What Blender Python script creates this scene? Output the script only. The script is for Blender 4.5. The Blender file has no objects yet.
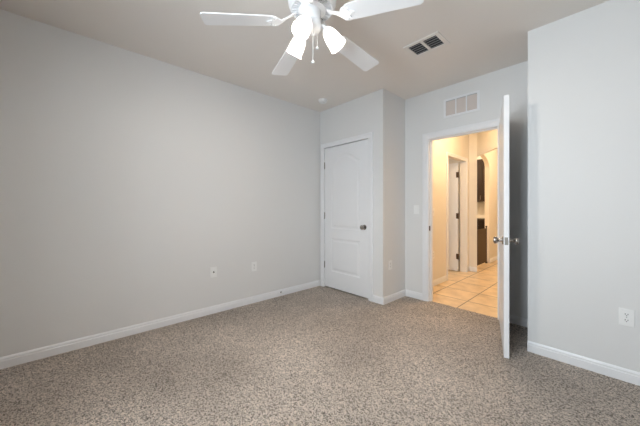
import bpy, bmesh, math, random
from mathutils import Vector, Matrix
random.seed(4)
S = bpy.context.scene
C = S.collection
PI = math.pi

# ------------------------------------------------------------ camera, sky, exposure
H = 2.62                      # ceiling height
cam_d = bpy.data.cameras.new('camera'); cam = bpy.data.objects.new('camera', cam_d); C.objects.link(cam)
cam_d.sensor_width = 36.0; cam_d.lens = 36.0*274.712/640
cam_d.shift_y = -5.12/640; cam_d.clip_start = 0.02
cam.location = (0, 0, 1.172); cam.rotation_euler = (PI/2, 0, math.radians(47.2087))
S.camera = cam
S.view_settings.view_transform = 'Standard'; S.view_settings.look = 'None'
S.view_settings.gamma = 1; S.view_settings.use_curve_mapping = False
S.view_settings.exposure = 0.15
w = bpy.data.worlds.new('sky'); S.world = w; w.use_nodes = True
w.node_tree.nodes['Background'].inputs[0].default_value = (0.80, 0.90, 1.0, 1)
w.node_tree.nodes['Background'].inputs[1].default_value = 1.2
# daylight entering through the window behind the camera
WX0, WX1, WZ0, WZ1, WY = -0.92, -0.12, 0.92, 2.12, -0.67
DAY = 122.0
ld = bpy.data.lights.new('window_daylight', 'AREA'); ld.shape = 'RECTANGLE'
ld.size = WX1-WX0+.1; ld.size_y = WZ1-WZ0+.3; ld.energy = DAY; ld.color = (0.80, 0.91, 1.0)
lo = bpy.data.objects.new('window_daylight', ld); C.objects.link(lo)
lo.location = ((WX0+WX1)/2, WY-.20, (WZ0+WZ1)/2+.05); lo.rotation_euler = (PI/2, 0, 0)
FAN_W, FAN_COL = 57.0, (1.0, 0.92, 0.82)
HALL_W, HALL_COL = 29.0, (1.0, 0.71, 0.42)

# ------------------------------------------------------------ materials
def mat(name, col, rough=0.5, metal=0.0, bump=None, spec=0.5):
    m = bpy.data.materials.new(name); m.use_nodes = True
    nt = m.node_tree; b = nt.nodes['Principled BSDF']
    b.inputs['Base Color'].default_value = (*col, 1); b.inputs['Roughness'].default_value = rough
    b.inputs['Metallic'].default_value = metal; b.inputs['Specular IOR Level'].default_value = spec
    if bump:
        sc, st, dist = bump
        tc = nt.nodes.new('ShaderNodeTexCoord'); n = nt.nodes.new('ShaderNodeTexNoise')
        n.inputs['Scale'].default_value = sc; n.inputs['Detail'].default_value = 4
        bp = nt.nodes.new('ShaderNodeBump'); bp.inputs['Strength'].default_value = st; bp.inputs['Distance'].default_value = dist
        nt.links.new(tc.outputs['Object'], n.inputs['Vector']); nt.links.new(n.outputs['Fac'], bp.inputs['Height'])
        nt.links.new(bp.outputs['Normal'], b.inputs['Normal'])
    return m
M = {}
M['wall'] = mat('wall_paint', (.76, .755, .745), .55, bump=(90, .12, .002))
M['wall_low_bounce'] = mat('low_bounce_paint', (.36, .33, .30), .6, bump=(90, .12, .002))  # invented dark colour for unseen walls, cuts light bounced onto the left wall
M['hall_wall'] = mat('hall_paint', (.80, .755, .68), .6, bump=(90, .12, .002))
M['ceiling'] = mat('ceiling_paint', (.82, .775, .73), .85, bump=(55, .25, .003))
M['trim'] = mat('trim_enamel', (.84, .84, .85), .35)
M['door'] = mat('door_enamel', (.85, .85, .86), .38)
M['fan'] = mat('fan_white', (.88, .88, .89), .3)
M['plate'] = mat('plate_plastic', (.87, .87, .86), .35)
M['dark'] = mat('dark_slot', (.03, .03, .03), .6)
M['grey'] = mat('vent_shade', (.012, .013, .014), .7)  # near-black colour standing in for shade inside the fan's vent slots
M['duct'] = mat('duct_shade', (.035, .037, .04), .7)  # shade inside the register's duct, painted as a dark colour
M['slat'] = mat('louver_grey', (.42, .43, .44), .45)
M['register'] = mat('register_paint', (.80, .765, .73), .6)
M['nickel'] = mat('satin_nickel', (.36, .33, .30), .25, 1.0)
M['hinge'] = mat('hinge_metal', (.30, .28, .25), .4, 1.0)
M['bronze'] = mat('dark_bronze', (.10, .06, .035), .4, .8)
M['grille'] = mat('grille_enamel', (.70, .62, .57), .45)
M['espresso'] = mat('espresso_wood', (.016, .009, .007), .6, spec=.2)
M['counter'] = mat('counter_stone', (.05, .04, .035), .25)
M['tilewhite'] = mat('backsplash', (.72, .71, .69), .35)
M['gate_mesh'] = mat('gate_fabric', (.085, .055, .03), .8)
M['chain'] = mat('chain_metal', (.75, .75, .74), .3)
M['blackmetal'] = mat('black_metal', (.02, .018, .016), .45)

def carpet():
    m = bpy.data.materials.new('carpet_pile'); m.use_nodes = True
    nt = m.node_tree; L = nt.links.new; b = nt.nodes['Principled BSDF']
    b.inputs['Roughness'].default_value = .95; b.inputs['Specular IOR Level'].default_value = .1
    tc = nt.nodes.new('ShaderNodeTexCoord')
    def noise(sc, det, rough=.5):
        n = nt.nodes.new('ShaderNodeTexNoise'); n.inputs['Scale'].default_value = sc
        n.inputs['Detail'].default_value = det; n.inputs['Roughness'].default_value = rough
        L(tc.outputs['Object'], n.inputs['Vector']); return n
    a = noise(200, 2, .6); g = noise(1.3, 4)
    v = nt.nodes.new('ShaderNodeTexVoronoi'); v.inputs['Scale'].default_value = 165; L(tc.outputs['Object'], v.inputs['Vector'])
    sp = nt.nodes.new('ShaderNodeSeparateColor'); L(v.outputs['Color'], sp.inputs[0])
    ma = nt.nodes.new('ShaderNodeMix'); ma.data_type = 'FLOAT'; ma.inputs[0].default_value = .45
    L(a.outputs['Fac'], ma.inputs[2]); L(sp.outputs[0], ma.inputs[3])
    r = nt.nodes.new('ShaderNodeValToRGB')
    e = r.color_ramp.elements
    e[0].position = .24; e[0].color = (.12, .101, .084, 1)
    e[1].position = .62; e[1].color = (.86, .755, .665, 1)
    L(ma.outputs[0], r.inputs['Fac'])
    r2 = nt.nodes.new('ShaderNodeValToRGB')
    r2.color_ramp.elements[0].position = .35; r2.color_ramp.elements[0].color = (.80, .79, .78, 1)
    r2.color_ramp.elements[1].position = .65; r2.color_ramp.elements[1].color = (1.08, 1.07, 1.06, 1)
    L(g.outputs['Fac'], r2.inputs['Fac'])
    mx = nt.nodes.new('ShaderNodeMix'); mx.data_type = 'RGBA'; mx.blend_type = 'MULTIPLY'; mx.inputs[0].default_value = 1
    L(r.outputs[0], mx.inputs[6]); L(r2.outputs[0], mx.inputs[7])
    L(mx.outputs[2], b.inputs['Base Color'])
    ad = nt.nodes.new('ShaderNodeMath'); ad.operation = 'SUBTRACT'
    L(a.outputs['Fac'], ad.inputs[0]); L(v.outputs['Distance'], ad.inputs[1])
    bp = nt.nodes.new('ShaderNodeBump'); bp.inputs['Strength'].default_value = .9; bp.inputs['Distance'].default_value = .012
    L(ad.outputs[0], bp.inputs['Height']); L(bp.outputs['Normal'], b.inputs['Normal'])
    return m
M['carpet'] = carpet()

def tile():
    m = bpy.data.materials.new('ceramic_tile'); m.use_nodes = True
    nt = m.node_tree; L = nt.links.new; b = nt.nodes['Principled BSDF']; b.inputs['Roughness'].default_value = .32
    tc = nt.nodes.new('ShaderNodeTexCoord'); mp = nt.nodes.new('ShaderNodeMapping')
    mp.inputs['Location'].default_value = (1.28, -3.72, 0)
    L(tc.outputs['Object'], mp.inputs['Vector'])
    br = nt.nodes.new('ShaderNodeTexBrick'); br.offset = 0; br.squash = 1
    br.inputs['Scale'].default_value = 1; br.inputs['Brick Width'].default_value = .44; br.inputs['Row Height'].default_value = .44
    br.inputs['Mortar Size'].default_value = .007; br.inputs['Mortar Smooth'].default_value = .1
    br.inputs['Color1'].default_value = (.82, .64, .43, 1); br.inputs['Color2'].default_value = (.87, .68, .46, 1)
    br.inputs['Mortar'].default_value = (.27, .20, .13, 1)
    L(mp.outputs[0], br.inputs['Vector'])
    n = nt.nodes.new('ShaderNodeTexNoise'); n.inputs['Scale'].default_value = 6; n.inputs['Detail'].default_value = 5
    L(tc.outputs['Object'], n.inputs['Vector'])
    r2 = nt.nodes.new('ShaderNodeValToRGB')
    r2.color_ramp.elements[0].position = .3; r2.color_ramp.elements[0].color = (.8, .78, .74, 1)
    r2.color_ramp.elements[1].position = .7; r2.color_ramp.elements[1].color = (1.1, 1.1, 1.1, 1)
    L(n.outputs['Fac'], r2.inputs['Fac'])
    mx = nt.nodes.new('ShaderNodeMix'); mx.data_type = 'RGBA'; mx.blend_type = 'MULTIPLY'; mx.inputs[0].default_value = 1
    L(br.outputs['Color'], mx.inputs[6]); L(r2.outputs[0], mx.inputs[7]); L(mx.outputs[2], b.inputs['Base Color'])
    return m
M['tile'] = tile()

def shade_glass():
    m = bpy.data.materials.new('frosted_glass'); m.use_nodes = True
    nt = m.node_tree; L = nt.links.new; nt.nodes.remove(nt.nodes['Principled BSDF'])
    out = nt.nodes['Material Output']
    t = nt.nodes.new('ShaderNodeBsdfTranslucent'); t.inputs[0].default_value = (.95, .95, .95, 1)
    tr = nt.nodes.new('ShaderNodeBsdfTransparent'); d = nt.nodes.new('ShaderNodeBsdfDiffuse'); d.inputs[0].default_value = (.9, .9, .9, 1)
    g = nt.nodes.new('ShaderNodeBsdfGlossy'); g.inputs['Roughness'].default_value = .15
    m1 = nt.nodes.new('ShaderNodeMixShader'); m1.inputs[0].default_value = .45; L(t.outputs[0], m1.inputs[1]); L(d.outputs[0], m1.inputs[2])
    m2 = nt.nodes.new('ShaderNodeMixShader'); m2.inputs[0].default_value = .45; L(m1.outputs[0], m2.inputs[1]); L(tr.outputs[0], m2.inputs[2])
    m3 = nt.nodes.new('ShaderNodeMixShader'); m3.inputs[0].default_value = .06; L(m2.outputs[0], m3.inputs[1]); L(g.outputs[0], m3.inputs[2])
    L(m3.outputs[0], out.inputs[0]); return m
M['shade'] = shade_glass()

def pane_glass():
    m = bpy.data.materials.new('window_glass'); m.use_nodes = True
    nt = m.node_tree; L = nt.links.new; nt.nodes.remove(nt.nodes['Principled BSDF'])
    tr = nt.nodes.new('ShaderNodeBsdfTransparent'); g = nt.nodes.new('ShaderNodeBsdfGlossy'); g.inputs['Roughness'].default_value = .02
    m3 = nt.nodes.new('ShaderNodeMixShader'); m3.inputs[0].default_value = .06; L(tr.outputs[0], m3.inputs[1]); L(g.outputs[0], m3.inputs[2])
    L(m3.outputs[0], nt.nodes['Material Output'].inputs[0]); return m
M['glass'] = pane_glass()

def emit(name, col, st):
    m = bpy.data.materials.new(name); m.use_nodes = True; b = m.node_tree.nodes['Principled BSDF']
    b.inputs['Base Color'].default_value = (1, 1, 1, 1)
    b.inputs['Emission Color'].default_value = (*col, 1); b.inputs['Emission Strength'].default_value = st
    return m
M['bulb'] = emit('lit_bulb', (1, .93, .84), 14)
M['hall_diffuser'] = emit('lit_diffuser', (1, .8, .5), 6)

# ------------------------------------------------------------ mesh helpers
def bx(bm, x0, x1, y0, y1, z0, z1, bev=0, seg=2):
    xs, ys, zs = sorted((x0, x1)), sorted((y0, y1)), sorted((z0, z1))
    v = [bm.verts.new((x, y, z)) for z in zs for y in ys for x in xs]
    fs = [bm.faces.new([v[i] for i in q]) for q in ((0,2,3,1),(4,5,7,6),(0,1,5,4),(2,6,7,3),(0,4,6,2),(1,3,7,5))]
    if bev:
        es = list({e for f in fs for e in f.edges})
        bmesh.ops.bevel(bm, geom=es, offset=bev, segments=seg, affect='EDGES', profile=.5)
    return v
def lathe(bm, prof, n=32, origin=(0,0,0), axis=(0,0,1), caps=True):
    """prof: (radius, distance along axis)"""
    ax = Vector(axis).normalized(); u = ax.orthogonal().normalized(); v = ax.cross(u); o = Vector(origin)
    rings = []
    for r, t in prof:
        rings.append([bm.verts.new(o+ax*t+(u*math.cos(2*PI*k/n)+v*math.sin(2*PI*k/n))*max(r, 1e-4)) for k in range(n)])
    for a, b in zip(rings, rings[1:]):
        for k in range(n): bm.faces.new((a[k], a[(k+1)%n], b[(k+1)%n], b[k]))
    if caps:
        bm.faces.new(rings[0][::-1]); bm.faces.new(rings[-1])
def tube(bm, pts, r, n=10):
    pts = [Vector(p) for p in pts]; rings = []
    for i, p in enumerate(pts):
        d = (pts[min(i+1, len(pts)-1)]-pts[max(i-1, 0)]).normalized()
        u = d.orthogonal().normalized() if i == 0 else (u-d*u.dot(d)).normalized()
        v = d.cross(u)
        rings.append([bm.verts.new(p+(u*math.cos(2*PI*k/n)+v*math.sin(2*PI*k/n))*r) for k in range(n)])
    for a, b in zip(rings, rings[1:]):
        for k in range(n): bm.faces.new((a[k], a[(k+1)%n], b[(k+1)%n], b[k]))
    bm.faces.new(rings[0][::-1]); bm.faces.new(rings[-1])
def prism(bm, pts, off):
    """polygon pts (3d) extruded by vector off"""
    off = Vector(off); a = [bm.verts.new(Vector(p)) for p in pts]; b = [bm.verts.new(Vector(p)+off) for p in pts]
    bm.faces.new(a[::-1]); bm.faces.new(b); n = len(a)
    for k in range(n): bm.faces.new((a[k], a[(k+1)%n], b[(k+1)%n], b[k]))
def obj(name, bm, m, parent=None, loc=None, rot=None, smooth=False, kind=None, label=None):
    bmesh.ops.recalc_face_normals(bm, faces=bm.faces)
    me = bpy.data.meshes.new(name); bm.to_mesh(me); bm.free()
    me.materials.append(M[m] if isinstance(m, str) else m)
    if smooth:
        for p in me.polygons: p.use_smooth = True
        me.set_sharp_from_angle(angle=math.radians(35))
    o = bpy.data.objects.new(name, me); C.objects.link(o)
    if parent: o.parent = parent
    if loc is not None: o.location = loc
    if rot is not None: o.rotation_euler = rot
    if kind: o['kind'] = kind
    if label: o['label'] = label
    return o
def tag(o, label, cat, group=None, kind=None):
    o['label'] = label; o['category'] = cat
    if group: o['group'] = group
    if kind: o['kind'] = kind
    return o
def empty(name, loc, rz=0):
    o = bpy.data.objects.new(name, None); C.objects.link(o); o.location = loc; o.rotation_euler = (0, 0, rz); o.empty_display_size = .1
    return o
def BM(): return bmesh.new()
def boxes(lst, bev=0):
    bm = BM()
    for b in lst: bx(bm, *b, bev=bev)
    return bm
def struct(name, bm, m, label, cat):
    o = obj(name, bm, m); tag(o, label, cat, kind='structure'); return o
def copy_tree(o, parent=None):
    c = o.copy(); C.objects.link(c)
    if parent: c.parent = parent
    for ch in list(o.children): copy_tree(ch, c)
    return c

# ------------------------------------------------------------ room shell
XL, YC, XC, YD, YR, XR = -3.049, 2.824, -1.924, 3.335, 2.785, -0.497
XE, YW = 0.67, WY             # unseen right wall and window wall
HXL = -1.872                  # hall left wall
DX0, DX1, DZ = -1.612, -0.838, 2.045      # doorway opening
CX0, CX1, CZ = -2.962, -2.137, 2.064      # closet opening
YH = 3.455
struct('floor', boxes([(XL-.12, XE+.12, YW-.12, 3.372, -.05, 0)]), 'carpet', 'beige-brown flecked cut pile carpet of the empty bedroom', 'carpet')
bm = BM(); bx(bm, -4.6, .8, 3.372, 9.2, -.05, -.006)
struct('floor_hall', bm, 'tile', 'large square tan ceramic tiles of the hallway floor beyond the open door', 'tile floor')
struct('ceiling', boxes([(-4.6, 1.0, YW-.4, 9.2, H, H+.1)]), 'ceiling', 'plain off-white textured ceiling', 'ceiling')
struct('wall_left', boxes([(XL-.12, XL, YW, YD, 0, H)]), 'wall', 'long blank white wall with two cover plates low down', 'wall')
struct('wall_closet', boxes([(XL, CX0, YC, YC+.11, 0, H), (CX1, XC, YC, YC+.11, 0, H), (CX0, CX1, YC, YC+.11, CZ, H), (XC-.11, XC, YC+.11, YD, 0, H)]),
       'wall', 'white closet wall jutting into the room around the closed door', 'wall')
struct('wall_back', boxes([(XL-.12, DX0, YD, YH, -.006, H), (DX1, XR+.1, YD, YH, -.006, H), (DX0, DX1, YD, YH, DZ, H)]),
       'wall', 'white wall with the open doorway to the hall', 'wall')
struct('wall_right', boxes([(XR, XE+.12, YR, YH, 0, H)]), 'wall', 'white projecting wall to the right of the open door', 'wall')
struct('wall_side', boxes([(XE, XE+.12, YW, YR, 0, H)]), 'wall_low_bounce', 'unseen bedroom side wall beside the camera, coloured taupe to cut bounce light', 'wall')
struct('wall_window', boxes([(XL-.12, WX0, YW-.12, YW, 0, H), (WX1, XE+.12, YW-.12, YW, 0, H), (WX0, WX1, YW-.12, YW, 0, WZ0), (WX0, WX1, YW-.12, YW, WZ1, H)]),
       'wall_low_bounce', 'unseen bedroom wall with the window behind the camera, coloured taupe to cut bounce light', 'wall')

# window behind the camera
win = empty('window_1', ((WX0+WX1)/2, YW-.06, WZ0)); tag(win, 'white framed sliding window behind the camera', 'window', kind='structure')
hw, hh = (WX1-WX0)/2, WZ1-WZ0
obj('frame', boxes([(-hw, -hw+.05, -.04, .04, 0, hh), (hw-.05, hw, -.04, .04, 0, hh), (-hw+.05, hw-.05, -.04, .04, 0, .05), (-hw+.05, hw-.05, -.04, .04, hh-.05, hh), (-.025, .025, -.03, .03, .05, hh-.05)]), 'trim', win)
for s in (-1, 1):
    obj('pane', boxes([(s*.026, s*(hw-.051), -.004, .004, .051, hh-.051)]), 'glass', win)
obj('sill', boxes([(-hw, hw, .041, .10, -.02, .005)], .004), 'trim', win)

# ------------------------------------------------------------ hallway shell
SDY0, SDY1, SDZ = 4.57, 5.37, 2.03
bm = boxes([(HXL-.11, HXL, YH, SDY0, -.006, H), (HXL-.11, HXL, SDY1, 5.52, -.006, H), (HXL-.11, HXL, SDY0, SDY1, SDZ, H)])
prism(bm, [(HXL-.11, 5.52, -.006), (-1.736, 5.52, -.006), (-1.825, 5.64, -.006), (HXL-.11, 5.64, -.006)], (0, 0, H+.006))
struct('wall_hall_left', bm,
       'hall_wall', 'cream hallway wall with the inner doorway', 'wall')
bm = BM()                                         # angled header over the passage
a = Vector((-1.736, 5.52, 2.105)); d = Vector((.6, -.8, 0))*2.35; n = Vector((-.089, .12, 0))
prism(bm, [a, a+d, a+d+Vector((.096, .072, 0)), a+n], (0, 0, H-2.105))
struct('wall_hall_header', bm, 'hall_wall', 'cream header wall set at an angle above the hall passage', 'wall')
AX, AT = -1.845, .085                              # arch wall
ay0, ay1, asz, arise = 5.70, 6.62, 2.03, .235
bm = BM()
pts = [(5.64, -.006), (ay0, -.006), (ay0, asz)]
for k in range(1, 20):
    t = PI-PI*k/20; pts.append(((ay0+ay1)/2+(ay1-ay0)/2*math.cos(t), asz+arise*math.sin(t)))
pts += [(ay1, asz), (ay1, -.006), (9.0, -.006), (9.0, H), (5.64, H)]
prism(bm, [(AX, y, z) for y, z in pts], (-AT, 0, 0))
struct('wall_hall_arch', bm, 'hall_wall', 'cream wall with the arched opening into the kitchen', 'wall')
struct('wall_hall_right', boxes([(.0, .12, YH, 9.0, -.006, H)]), 'hall_wall', 'cream hallway wall hidden behind the projecting wall', 'wall')
struct('wall_hall_end', boxes([(AX-AT, .12, 9.0, 9.12, -.006, H)]), 'hall_wall', 'cream wall closing the far end of the hall', 'wall')
struct('wall_kitchen', boxes([(-4.4, AX-AT, 8.1, 8.22, -.006, H), (-4.5, -4.4, YH, 8.22, -.006, H)]), 'tilewhite', 'pale kitchen wall seen through the arch', 'wall')
struct('wall_side_room', boxes([(-4.4, HXL-.11, 5.53, 5.63, -.006, H)]), 'hall_wall', 'cream wall behind the open inner door', 'wall')

# ------------------------------------------------------------ baseboards and casings
def baseboard(name, runs, label):
    """runs: (x0,y0,x1,y1,nx,ny) foot line on the wall and the direction it projects"""
    bm = BM(); hb, tb = .083, .014
    for x0, y0, x1, y1, nx, ny in runs:
        prof = [(0, 0), (tb, 0), (tb, hb*.66), (tb*.72, hb*.72), (tb*.72, hb*.86), (tb*.35, hb), (0, hb)]
        prism(bm, [(x0+nx*p, y0+ny*p, z) for p, z in prof], (x1-x0, y1-y0, 0))
    return struct(name, bm, 'trim', label, 'baseboard')
tb = .014
baseboard('baseboard_left', [(XL, YW, XL, YC, 1, 0)], 'white baseboard along the long left wall')
baseboard('baseboard_closet', [(-2.069, YC, XC+tb, YC, 0, -1), (XC, YC, XC, YD, 1, 0)], 'white baseboard wrapping the corner of the closet')
baseboard('baseboard_back', [(XC+tb, YD, -1.677, YD, 0, -1), (-.76, YD, XR, YD, 0, -1)], 'white baseboard on the doorway wall')
baseboard('baseboard_right', [(XR-.0, YR, XE, YR, 0, -1), ], 'white baseboard along the projecting wall right of the open door')
baseboard('baseboard_hall', [(HXL, YH, HXL, SDY0-.06, 1, 0), (HXL, 5.43, HXL, 5.52, 1, 0), (HXL, 5.52, -1.736, 5.52, 0, -1), (AX, ay1, AX, 9.0, 1, 0)], 'cream lit baseboard along the hallway walls')

def casing(name, axis, p, a0, a1, ztop, wd, sgn, label, aL=None):
    """flat door casing with a stepped edge; axis 'y': on a wall of constant y=p spanning x; projects sgn"""
    lw = wd if aL is None else aL
    prof = [(0, 0), (0, .009), (.12, .0115), (.5, .0125), (.58, .0165), (.92, .0165), (1, .013), (1, 0)]   # across the width, thickness
    zb0 = -.004
    def P(u, z, t): return (u, p+sgn*t, z) if axis == 'y' else (p+sgn*t, u, z)
    path = [lambda q: (a0-lw*q, zb0), lambda q: (a0-lw*q, ztop+wd*q), lambda q: (a1+wd*q, ztop+wd*q), lambda q: (a1+wd*q, zb0)]
    bm = BM()
    rings = [[bm.verts.new(P(*f(q), t)) for q, t in prof] for f in path]
    for A, B in zip(rings, rings[1:]):
        for i in range(len(prof)): k = (i+1) % len(prof); bm.faces.new((A[i], A[k], B[k], B[i]))
    bm.faces.new(rings[0]); bm.faces.new(rings[-1][::-1])
    return struct(name, bm, 'trim', label, 'door casing')
casing('trim_1', 'y', YC, CX0+.008, CX1-.004, CZ-.006, .066, -1, 'white casing around the closed closet door')
casing('trim_2', 'y', YD, DX0+.006, DX1-.004, DZ-.008, .070, -1, 'white casing around the doorway to the hall')
casing('trim_3', 'x', HXL, SDY0, SDY1, SDZ-.005, .055, 1, 'cream lit casing around the inner hall doorway')
# jambs and stops
bm = boxes([(DX0, DX0+.014, YD, YH, -.004, DZ-.014), (DX1-.014, DX1, YD, YH, -.004, DZ-.014), (DX0, DX1, YD, YH, DZ-.014, DZ)])
for b in ((DX0+.014, DX0+.026, YD+.045, YD+.08, -.004, DZ-.014), (DX1-.026, DX1-.014, YD+.045, YD+.08, -.004, DZ-.014), (DX0+.026, DX1-.026, YD+.045, YD+.08, DZ-.026, DZ-.014)): bx(bm, *b)
j = struct('trim_4', bm, 'trim', 'white jamb lining the doorway to the hall', 'door jamb')
obj('strike_plate', boxes([(DX0+.014, DX0+.0165, YD+.004, YD+.038, .885, .945)], .001), 'bronze', j, label='dark metal strike plate')
struct('trim_5', boxes([(CX0-.0, CX0+.006, YC+.002, YC+.108, 0, CZ-.004), (CX1-.004, CX1, YC+.002, YC+.108, 0, CZ-.004), (CX0, CX1, YC+.002, YC+.108, CZ-.004, CZ), (CX0+.006, CX0+.02, YC+.05, YC+.07, 0, CZ-.004), (CX1-.018, CX1-.004, YC+.05, YC+.07, 0, CZ-.004)]), 'trim', 'white jamb lining the closet doorway', 'door jamb')

# ------------------------------------------------------------ panelled doors
def inset(pts, dlt):
    n = len(pts); out = []
    for i in range(n):
        p0, p1, p2 = (Vector(pts[(i+k-1) % n]) for k in range(3))
        e1, e2 = (p1-p0).normalized(), (p2-p1).normalized()
        n1, n2 = Vector((-e1.y, e1.x)), Vector((-e2.y, e2.x))
        b = (n1+n2).normalized(); out.append(tuple(p1+b*(dlt/max(b.dot(n1), .3))))
    return out
def door_leaf(name, wd, ht, th, m='door'):
    """leaf in local space: x 0..wd, y 0..th (y=0 is one face), z 0..ht; two moulded panels, the upper one arched"""
    sl, s0 = .135*wd/.8, wd-.135*wd/.8
    lower = [(sl, .235), (s0, .235), (s0, .715), (sl, .715)]
    zs, za = ht-.245, ht-.125
    upper = [(sl, .855), (s0, .855), (s0, zs)]
    for k in range(1, 16):
        t = k/16; x = s0+(sl-s0)*t; upper.append((x, zs+(za-zs)*(math.sin(PI*t)**1.15)))
    upper.append((sl, zs))
    bm = BM()
    for y, sg in ((0, 1), (th, -1)):
        edges = []
        def ring(pts, dep): return [bm.verts.new((px, y+sg*dep, pz)) for px, pz in pts]
        def loop(vs): return [bm.edges.new((vs[i], vs[(i+1) % len(vs)])) for i in range(len(vs))]
        outer = ring([(0, 0), (wd, 0), (wd, ht), (0, ht)], 0); edges += loop(outer)
        for pn in (lower, upper):
            r = [ring(pn, 0), ring(inset(pn, .012), .007), ring(inset(pn, .032), .007), ring(inset(pn, .050), .001)]
            edges += loop(r[0])
            for a, b in zip(r, r[1:]):
                for i in range(len(a)):
                    k = (i+1) % len(a); bm.faces.new((a[i], a[k], b[k], b[i]))
            bm.faces.new(r[-1])
        bmesh.ops.triangle_fill(bm, use_beauty=True, use_dissolve=False, edges=edges)
        if y == 0: o0 = outer
        else:
            for i in range(4): bm.faces.new((o0[i], o0[(i+1) % 4], outer[(i+1) % 4], outer[i]))
    return obj(name, bm, m)
def knob(parent, x, z, y, sg, m='nickel'):
    bm = BM(); lathe(bm, [(.033, 0), (.033, .004), (.028, .009), (.013, .011), (.0115, .030), (.018, .036), (.027, .044), (.0295, .053), (.027, .062), (.016, .068), (.003, .069)], 24, (x, y, z), (0, sg, 0))
    return obj('door_knob', bm, m, parent, smooth=True, label='round satin metal door knob')
def hinge(parent, x, y, z, m='hinge', hgt=.09, lf=.003):
    bm = BM(); lathe(bm, [(.004, -.006), (.0068, -.004), (.0068, hgt+.004), (.004, hgt+.006)], 12, (x, y, z-hgt/2), (0, 0, 1))
    bx(bm, x-.012, x+.012, y+lf, y+lf+.0025, z-hgt/2, z+hgt/2)
    return obj('hinge', bm, m, parent, smooth=True, label='small metal butt hinge')

d1 = door_leaf('door_1', .800, 2.032, .035)                       # closed closet door
d1.location = (-2.950, YC+.004, .018)
tag(d1, 'closed white two-panel closet door with an arched upper panel', 'door', kind='structure')
knob(d1, .740, .904, 0, -1)
for z in (1.78, 1.04, .317): hinge(d1, -.006, -.004, z)

HX, HY = -.836, 3.322                                             # bedroom door, hinged right, opened past square
Ld = Vector((-.594, 2.488, 0)); hv = Vector((HX, HY, 0)); dv = (Ld-hv)
d2 = door_leaf('door_2', dv.length, 2.028, .035)
d2.location = (HX, HY, .014); d2.rotation_euler = (0, 0, math.atan2(dv.y, dv.x))
tag(d2, 'open white bedroom door seen almost edge on, knobs on both faces', 'door', kind='structure')
wd2 = dv.length
knob(d2, wd2-.066, .900, 0, -1); knob(d2, wd2-.066, .900, .035, 1)
obj('latch_plate', boxes([(wd2, wd2+.0015, .006, .029, .872, .930)], .0005), 'hinge', d2, label='grey metal latch plate on the door edge')
for z in (1.78, 1.04, .28): hinge(d2, -.006, .040, z, lf=-.005)

d3 = door_leaf('door_3', .775, 2.0, .035)                          # inner hall door, swung into the side room
d3.location = (-1.995, 5.352, .004); d3.rotation_euler = (0, 0, PI)
tag(d3, 'panelled door standing open inside the inner hall doorway', 'door', kind='structure')
for z in (1.78, 1.02, .27):
    bm = BM(); lathe(bm, [(.006, -.005), (.008, -.003), (.008, .098), (.006, .1)], 12, (-.008, .040, z-.05), (0, 0, 1))
    bx(bm, -.012, .03, .0355, .038, z-.05, z+.05)
    obj('hinge', bm, 'bronze', d3, smooth=True, label='dark metal hinge')
knob(d3, .715, .91, .035, 1)

# ------------------------------------------------------------ ceiling fan
FX, FY = -1.248, 1.091
fan = empty('ceiling_fan', (FX, FY, H)); tag(fan, 'white five-blade ceiling fan with three lit glass shades and pull chains', 'ceiling fan')
bm = BM(); lathe(bm, [(.075, 0), (.075, -.015), (.06, -.05), (.03, -.075), (.018, -.078), (.018, -.13)], 32); obj('canopy', bm, 'fan', fan, smooth=True)
zb = -.258                                                        # underside of the motor
bm = BM(); lathe(bm, [(.05, -.105), (.10, -.108), (.134, -.120), (.145, -.145), (.146, -.200), (.143, -.225), (.136, -.243), (.127, -.252), (.126, zb), (.118, zb), (.118, zb+.02), (.06, zb+.02)], 48)
obj('motor_housing', bm, 'fan', fan, smooth=True)
bm = BM(); lathe(bm, [(.117, zb+.019), (.117, zb+.012), (.055, zb+.012), (.055, zb+.019)], 48); obj('vent_shade_ring', bm, 'grey', fan, label='near-black ring that puts the shade of the vent slots into colour')
bm = BM()
for k in range(34):
    a = 2*PI*k/34; u = Vector((math.cos(a), math.sin(a), 0)); v = Vector((-u.y, u.x, 0))*.0022
    p, q = u*.082, u*.1185; z0, z1 = zb-.001, zb+.0115
    prism(bm, [p-v+Vector((0,0,z0)), q-v*1.3+Vector((0,0,z0)), q+v*1.3+Vector((0,0,z0)), p+v+Vector((0,0,z0))], (0, 0, z1-z0))
obj('vent_ribs', bm, 'fan', fan, label='radial white ribs between the vent slots')
bm = BM(); lathe(bm, [(.081, zb+.0115), (.083, zb-.002), (.07, zb-.006), (.055, zb-.010), (.050, zb-.070), (.056, zb-.078), (.056, zb-.108), (.046, zb-.124), (.03, zb-.134), (.012, zb-.138), (.010, zb-.146), (.003, zb-.148)], 40)
obj('switch_housing', bm, 'fan', fan, smooth=True)
ph0 = math.radians(235.88); pit = math.radians(-9.0); zbl = 2.295-H; droop = math.atan(.076)
blade_me = iron_me = None
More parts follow.
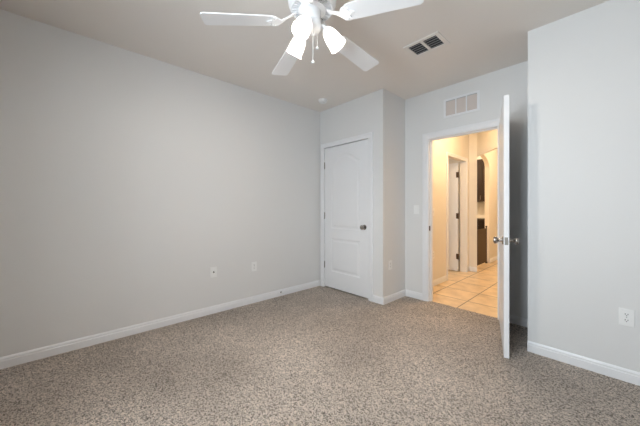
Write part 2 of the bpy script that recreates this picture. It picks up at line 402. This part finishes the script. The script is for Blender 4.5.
for k in range(5):
    a = ph0+k*2*PI/5
    if blade_me is None:
        bm = BM(); out = []
        r0, r1, w0, w1 = .200, .632, .056, .0675
        for s in range(9):                                       # rounded root
            t = PI/2+PI*s/8; out.append((r0+.05+math.cos(t)*.05, math.sin(t)*w0))
        cr = .022
        out += [(r1-cr, -w1)]
        for s in range(1, 6): t = -PI/2+PI/2*s/5; out.append((r1-cr+cr*math.cos(t), -w1+cr+cr*math.sin(t)))
        for s in range(0, 6): t = PI/2*s/5; out.append((r1-cr+cr*math.cos(t), w1-cr+cr*math.sin(t)))
        prism(bm, [(x, y, -.003) for x, y in out], (0, 0, .006))
        b = obj('blade', bm, 'fan', fan); blade_me = b
        bm = BM()
        pl = [(.095, -.016), (.150, -.011), (.185, -.018), (.205, -.044), (.232, -.050), (.246, -.036), (.236, -.018), (.262, -.010), (.272, 0)]
        pl += [(x, -y) for x, y in reversed(pl[:-1])]
        vs0, vs1 = [], []
        for x, y in pl:
            lift = max(0, min(1, (.19-x)/.09))*.050
            vs0.append(bm.verts.new((x, y, -.0085+lift))); vs1.append(bm.verts.new((x, y, -.0035+lift)))
        bm.faces.new(vs0[::-1]); bm.faces.new(vs1)
        for i in range(len(pl)): q = (i+1) % len(pl); bm.faces.new((vs0[i], vs0[q], vs1[q], vs1[i]))
        for sx, sy in ((.222, -.034), (.222, .034), (.255, 0)):
            lathe(bm, [(.006, -.0084), (.006, -.010), (.003, -.0115)], 10, (sx, sy, 0))
        i = obj('blade_iron', bm, 'fan', fan); iron_me = i
    else:
        b = blade_me.copy(); C.objects.link(b); i = iron_me.copy(); C.objects.link(i)
    mx = Matrix.Translation((0, 0, zbl)) @ Matrix.Rotation(a, 4, 'Z') @ Matrix.Rotation(droop, 4, 'Y') @ Matrix.Rotation(pit, 4, 'X')
    b.matrix_local = mx; i.matrix_local = mx
th = math.radians(47.2087)
for ang in (3, 140, 249):                                        # lamp arms, in directions measured from the camera's right
    a = math.radians(ang)+th
    u = Vector((math.cos(a), math.sin(a), 0)); ax = (u*.60+Vector((0, 0, -.80))).normalized()
    bm = BM(); p0 = u*.040+Vector((0, 0, zb-.098)); p1 = u*.072+Vector((0, 0, zb-.096)); p2 = p1+ax*.03
    tube(bm, [p0, u*.058+Vector((0, 0, zb-.092)), p1, p2], .010); lathe(bm, [(.012, 0), (.026, .006), (.028, .026), (.024, .028)], 20, p1+ax*.012, ax)
    obj('lamp_arm', bm, 'fan', fan, smooth=True)
    o = p1+ax*.026
    prof = [(.028, 0), (.033, .008), (.041, .030), (.047, .060), (.049, .085), (.050, .105), (.053, .120)]
    bm = BM(); lathe(bm, prof+[(r-.002, t) for r, t in reversed(prof)], 32, o, ax, caps=False)
    sh = obj('lamp_shade', bm, 'shade', fan, smooth=True, label='lit frosted glass bell shade')
    bm = BM(); lathe(bm, [(.012, .0), (.013, .025), (.020, .040), (.027, .060), (.026, .075), (.016, .088), (.003, .092)], 20, o, ax)
    obj('bulb', bm, 'bulb', sh, smooth=True)
    l = bpy.data.lights.new('lamp_bulb_light', 'SPOT'); l.energy = FAN_W; l.spot_size = math.radians(158); l.spot_blend = .7; l.color = FAN_COL; l.shadow_soft_size = .035
    q = bpy.data.objects.new('lamp_bulb_light', l); C.objects.link(q); q.location = Vector((FX, FY, H))+o+ax*.075; q.rotation_euler = (-ax).to_track_quat('Z', 'Y').to_euler()
r_ = Vector((math.cos(th), math.sin(th), 0)); f_ = Vector((-math.sin(th), math.cos(th), 0))
for off, z1 in ((r_*.030+f_*.012, 2.137-H), (r_*.006-f_*.050, 2.020-H)):
    bm = BM(); tube(bm, [off+Vector((0, 0, zb-.085)), off+Vector((0, 0, z1+.01))], .0016, 6)
    c = obj('pull_chain', bm, 'chain', fan)
    bm = BM(); lathe(bm, [(.002, .016), (.005, .012), (.009, .004), (.0095, 0), (.004, -.003)], 16, off+Vector((0, 0, z1))); obj('pull', bm, 'fan', c, smooth=True)

# ------------------------------------------------------------ ceiling register, return grille, smoke detector
def tilted_slats(bm, x0, x1, ys, z, wd, tilt):
    for y in ys:
        dy, dz = wd/2*math.cos(tilt), wd/2*math.sin(tilt)
        prism(bm, [(x0, y-dy, z-dz), (x0, y+dy, z+dz), (x0, y+dy+.001, z+dz-.0015), (x0, y-dy+.001, z-dz-.0015)], (x1-x0, 0, 0))
reg = empty('ceiling_register', (-1.152, 2.352, H)); tag(reg, 'white two-bay ceiling air register with dark grey louvers', 'air vent')
hx, hy = .160, .118
bm = boxes([(-hx, -hx+.034, -hy, hy, -.009, 0), (hx-.034, hx, -hy, hy, -.009, 0), (-hx+.034, hx-.034, -hy, -hy+.030, -.009, 0), (-hx+.034, hx-.034, hy-.030, hy, -.009, 0), (-.012, .012, -hy+.030, hy-.030, -.009, 0)])
obj('frame', bm, 'register', reg)
obj('duct_shade_sheet', boxes([(-hx+.034, hx-.034, -hy+.03, hy-.03, -.0015, -.0003)]), 'duct', reg, label='dark sheet behind the louvers, coloured as the shaded duct')
for s in (-1, 1):
    for q in range(5):
        bm = BM(); tilted_slats(bm, .0125 if s > 0 else -hx+.0345, hx-.0345 if s > 0 else -.0125, [-.070+q*.034], -.0062, .013, .45)
        obj('louver', bm, 'slat', reg)
gr = empty('return_air_grille', (-1.215, YD, 2.355)); tag(gr, 'white three-bay return air grille above the doorway', 'air vent')
gx, gz = .195, .110
cols = [-gx, -.168, -.062, -.048, .055, .070, .168, gx]
bm = boxes([(-gx, -.170, -.010, 0, -gz, gz), (.170, gx, -.010, 0, -gz, gz), (-.170, .170, -.010, 0, -gz, -gz+.022), (-.170, .170, -.010, 0, gz-.022, gz), (-.062, -.050, -.010, 0, -gz+.022, gz-.022), (.053, .065, -.010, 0, -gz+.022, gz-.022)])
obj('frame', bm, 'trim', gr)
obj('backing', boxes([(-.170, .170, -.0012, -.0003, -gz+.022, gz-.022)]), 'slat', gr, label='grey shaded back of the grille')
for x0, x1 in ((-.1695, -.0625), (-.0495, .0525), (.0655, .1695)):
    bm = BM()
    for q in range(12):
        z = -gz+.030+q*.0138
        prism(bm, [(x0, -.0085, z+.0060), (x0, -.0018, z-.0062), (x0, -.0018, z-.0050), (x0, -.0085, z+.0072)], (x1-x0, 0, 0))
    obj('louver_bank', bm, 'grille', gr, label='pinkish beige louvers of one bay')
sd = empty('smoke_detector', (-2.679, 2.535, H)); tag(sd, 'small round white smoke detector on the ceiling near the closet', 'smoke detector')
bm = BM(); lathe(bm, [(.062, 0), (.062, -.008), (.058, -.010)], 32); obj('base', bm, 'plate', sd, smooth=True)
bm = BM(); lathe(bm, [(.055, -.0101), (.055, -.022), (.046, -.034), (.020, -.040), (.003, -.040)], 32); obj('cover', bm, 'plate', sd, smooth=True)
bm = BM(); lathe(bm, [(.006, -.0392), (.006, -.0415), (.001, -.042)], 12, (.018, .0, 0)); obj('test_button', bm, 'slat', sd)

# ------------------------------------------------------------ outlets, switches, stop (built facing -Y, plate in XZ)
def plate_root(name, loc, rz, label, cat, group):
    r = empty(name, loc, rz); tag(r, label, cat, group); 
    obj('plate', boxes([(-.036, .036, -.006, 0, -.058, .058)], .003), 'plate', r); return r
def duplex(loc, rz, label, group='duplex wall outlets'):
    r = plate_root('wall_outlet', loc, rz, label, 'outlet', group)
    for z in (.0195, -.0195):
        f = obj('receptacle', boxes([(-.0165, .0165, -.0085, -.006, z-.0135, z+.0135)], .002), 'plate', r)
        for x, hgt in ((-.0062, .0095), (.0062, .0080)):
            obj('slot', boxes([(x-.0014, x+.0014, -.0090, -.0084, z-hgt/2+.003, z+hgt/2+.003)]), 'dark', f)
        bm = BM(); lathe(bm, [(.0026, 0), (.0026, .0006)], 10, (0, -.0084, z-.0075), (0, -1, 0)); obj('ground_hole', bm, 'dark', f)
    bm = BM(); lathe(bm, [(.003, 0), (.003, .001), (.001, .0016)], 10, (0, -.006, 0), (0, -1, 0)); obj('screw', bm, 'slat', r)
    return r
duplex((.045, YR, .432), 0, 'white duplex outlet low on the projecting wall right of the open door')
duplex((XL, 1.710, .447), PI/2, 'white duplex outlet low on the long left wall, nearer the closet')
duplex((XC, 2.975, .459), PI/2, 'white outlet low on the narrow closet side beside the doorway wall')
duplex((HXL, 4.042, .465), PI/2, 'white outlet low on the cream hallway wall through the doorway')
r = plate_root('cable_jack', (XL, 1.207, .458), PI/2, 'white cable jack plate with one dark center connector on the left wall', 'cable jack', 'blank cover plates')
bm = BM(); lathe(bm, [(.0085, 0), (.0085, .004), (.005, .004), (.005, .010), (.002, .010)], 14, (0, -.006, 0), (0, -1, 0)); obj('connector', bm, 'dark', r, label='dark round connector')
del r['group']
def switch(loc, rz, label):
    r = plate_root('light_switch', loc, rz, label, 'light switch', 'wall light switches')
    obj('toggle', boxes([(-.0045, .0045, -.015, -.006, -.002, .012)], .0015), 'plate', r); return r
switch((-1.762, YD, 1.150), 0, 'white light switch on the wall beside the doorway casing')
switch((HXL, 4.042, 1.110), PI/2, 'light switch on the cream hallway wall through the doorway')
ds = empty('door_stop', (XL+tb, 2.104, .050)); tag(ds, 'small spring door stop on the long left baseboard', 'door stop')
bm = BM(); lathe(bm, [(.011, 0), (.011, .004), (.006, .006)], 14, (0, 0, 0), (1, 0, 0)); obj('base', bm, 'bronze', ds, label='dark metal base')
bm = BM(); lathe(bm, [(.0055, .006)]+[(.0055 if i % 2 else .0045, .008+i*.0025) for i in range(18)]+[(.004, .054)], 12, (0, 0, 0), (1, 0, 0)); obj('spring', bm, 'plate', ds, smooth=True)
bm = BM(); lathe(bm, [(.007, .054), (.008, .056), (.008, .066), (.005, .068)], 12, (0, 0, 0), (1, 0, 0)); obj('tip', bm, 'plate', ds)

# ------------------------------------------------------------ kitchen glimpsed through the arch
def cab_door(parent, x0, x1, y, z0, z1, hz):
    bm = boxes([(x0, x1, y-.018, y, z0, z1)], .002)
    bx(bm, x0, x0+.055, y-.024, y-.018, z0, z1); bx(bm, x1-.055, x1, y-.024, y-.018, z0, z1)
    bx(bm, x0+.055, x1-.055, y-.024, y-.018, z0, z0+.055); bx(bm, x0+.055, x1-.055, y-.024, y-.018, z1-.055, z1)
    dr = obj('door', bm, 'espresso', parent)
    bm = BM(); tube(bm, [(x1-.03, y-.024, hz), (x1-.03, y-.05, hz), (x1-.03, y-.05, hz+.1), (x1-.03, y-.024, hz+.1)], .005, 8); obj('handle', bm, 'nickel', dr)
cb = empty('base_cabinet', (-2.32, 8.099, -.006)); tag(cb, 'dark base cabinet under the kitchen counter beyond the arch', 'cabinet')
obj('body', boxes([(-.38, .38, -.60, 0, .10, .87), (-.38, .38, -.54, 0, 0, .10)]), 'espresso', cb)
cab_door(cb, -.375, -.002, -.601, .12, .85, .68); cab_door(cb, .002, .375, -.601, .12, .85, .68)
ct = obj('countertop', boxes([(-2.71, -1.935, 7.46, 8.098, .8645, .904)], .004), 'counter'); tag(ct, 'dark kitchen countertop beyond the arch', 'countertop')
ub = empty('wall_cabinet', (-2.32, 8.099, 1.335)); tag(ub, 'dark espresso wall cabinet hung above the kitchen counter beyond the arch', 'cabinet')
obj('body', boxes([(-.38, .38, -.33, 0, 0, 1.08)]), 'espresso', ub)
cab_door(ub, -.375, -.002, -.331, .004, 1.076, .05); cab_door(ub, .002, .375, -.331, .004, 1.076, .05)
gt = empty('safety_gate', (-1.888, 6.19, -.006)); tag(gt, 'brown mesh gate with dark posts across the foot of the arch', 'gate')
obj('mesh_panel', boxes([(-.004, .004, -.395, .37, .03, .745)]), 'gate_mesh', gt)
for y in (.385, -.408):
    bm = BM(); lathe(bm, [(.011, .006), (.011, .765), (.018, .767), (.018, .79), (.008, .796)], 16, (0, y, 0)); bx(bm, -.02, .02, y-.012, y+.02, 0, .03)
    obj('post', bm, 'blackmetal', gt, smooth=True)

# ------------------------------------------------------------ ceiling lights of the hall and kitchen
def dome(loc, label, W):
    r = empty('ceiling_light', loc); tag(r, label, 'ceiling light', 'flush ceiling lights')
    bm = BM(); lathe(bm, [(.15, 0), (.15, -.02), (.14, -.024)], 32); obj('base', bm, 'plate', r, smooth=True)
    bm = BM(); lathe(bm, [(.138, -.0245), (.13, -.05), (.10, -.075), (.05, -.09), (.003, -.093)], 32); obj('diffuser', bm, 'hall_diffuser', r, smooth=True)
    l = bpy.data.lights.new('ceiling_light_lamp', 'POINT'); l.energy = W; l.color = HALL_COL; l.shadow_soft_size = .06
    q = bpy.data.objects.new('ceiling_light_lamp', l); C.objects.link(q); q.location = Vector(loc)+Vector((0, 0, -.17))
dome((-1.10, 4.15, H), 'flush dome light on the hallway ceiling near the bedroom door', HALL_W)
dome((-.85, 6.6, H), 'flush dome light on the ceiling of the far hall', HALL_W*1.25)
dome((-2.9, 6.6, H), 'flush dome light on the kitchen ceiling', HALL_W*3.0)
dome((-3.1, 4.6, H), 'flush dome light on the ceiling of the side room', HALL_W*.32)
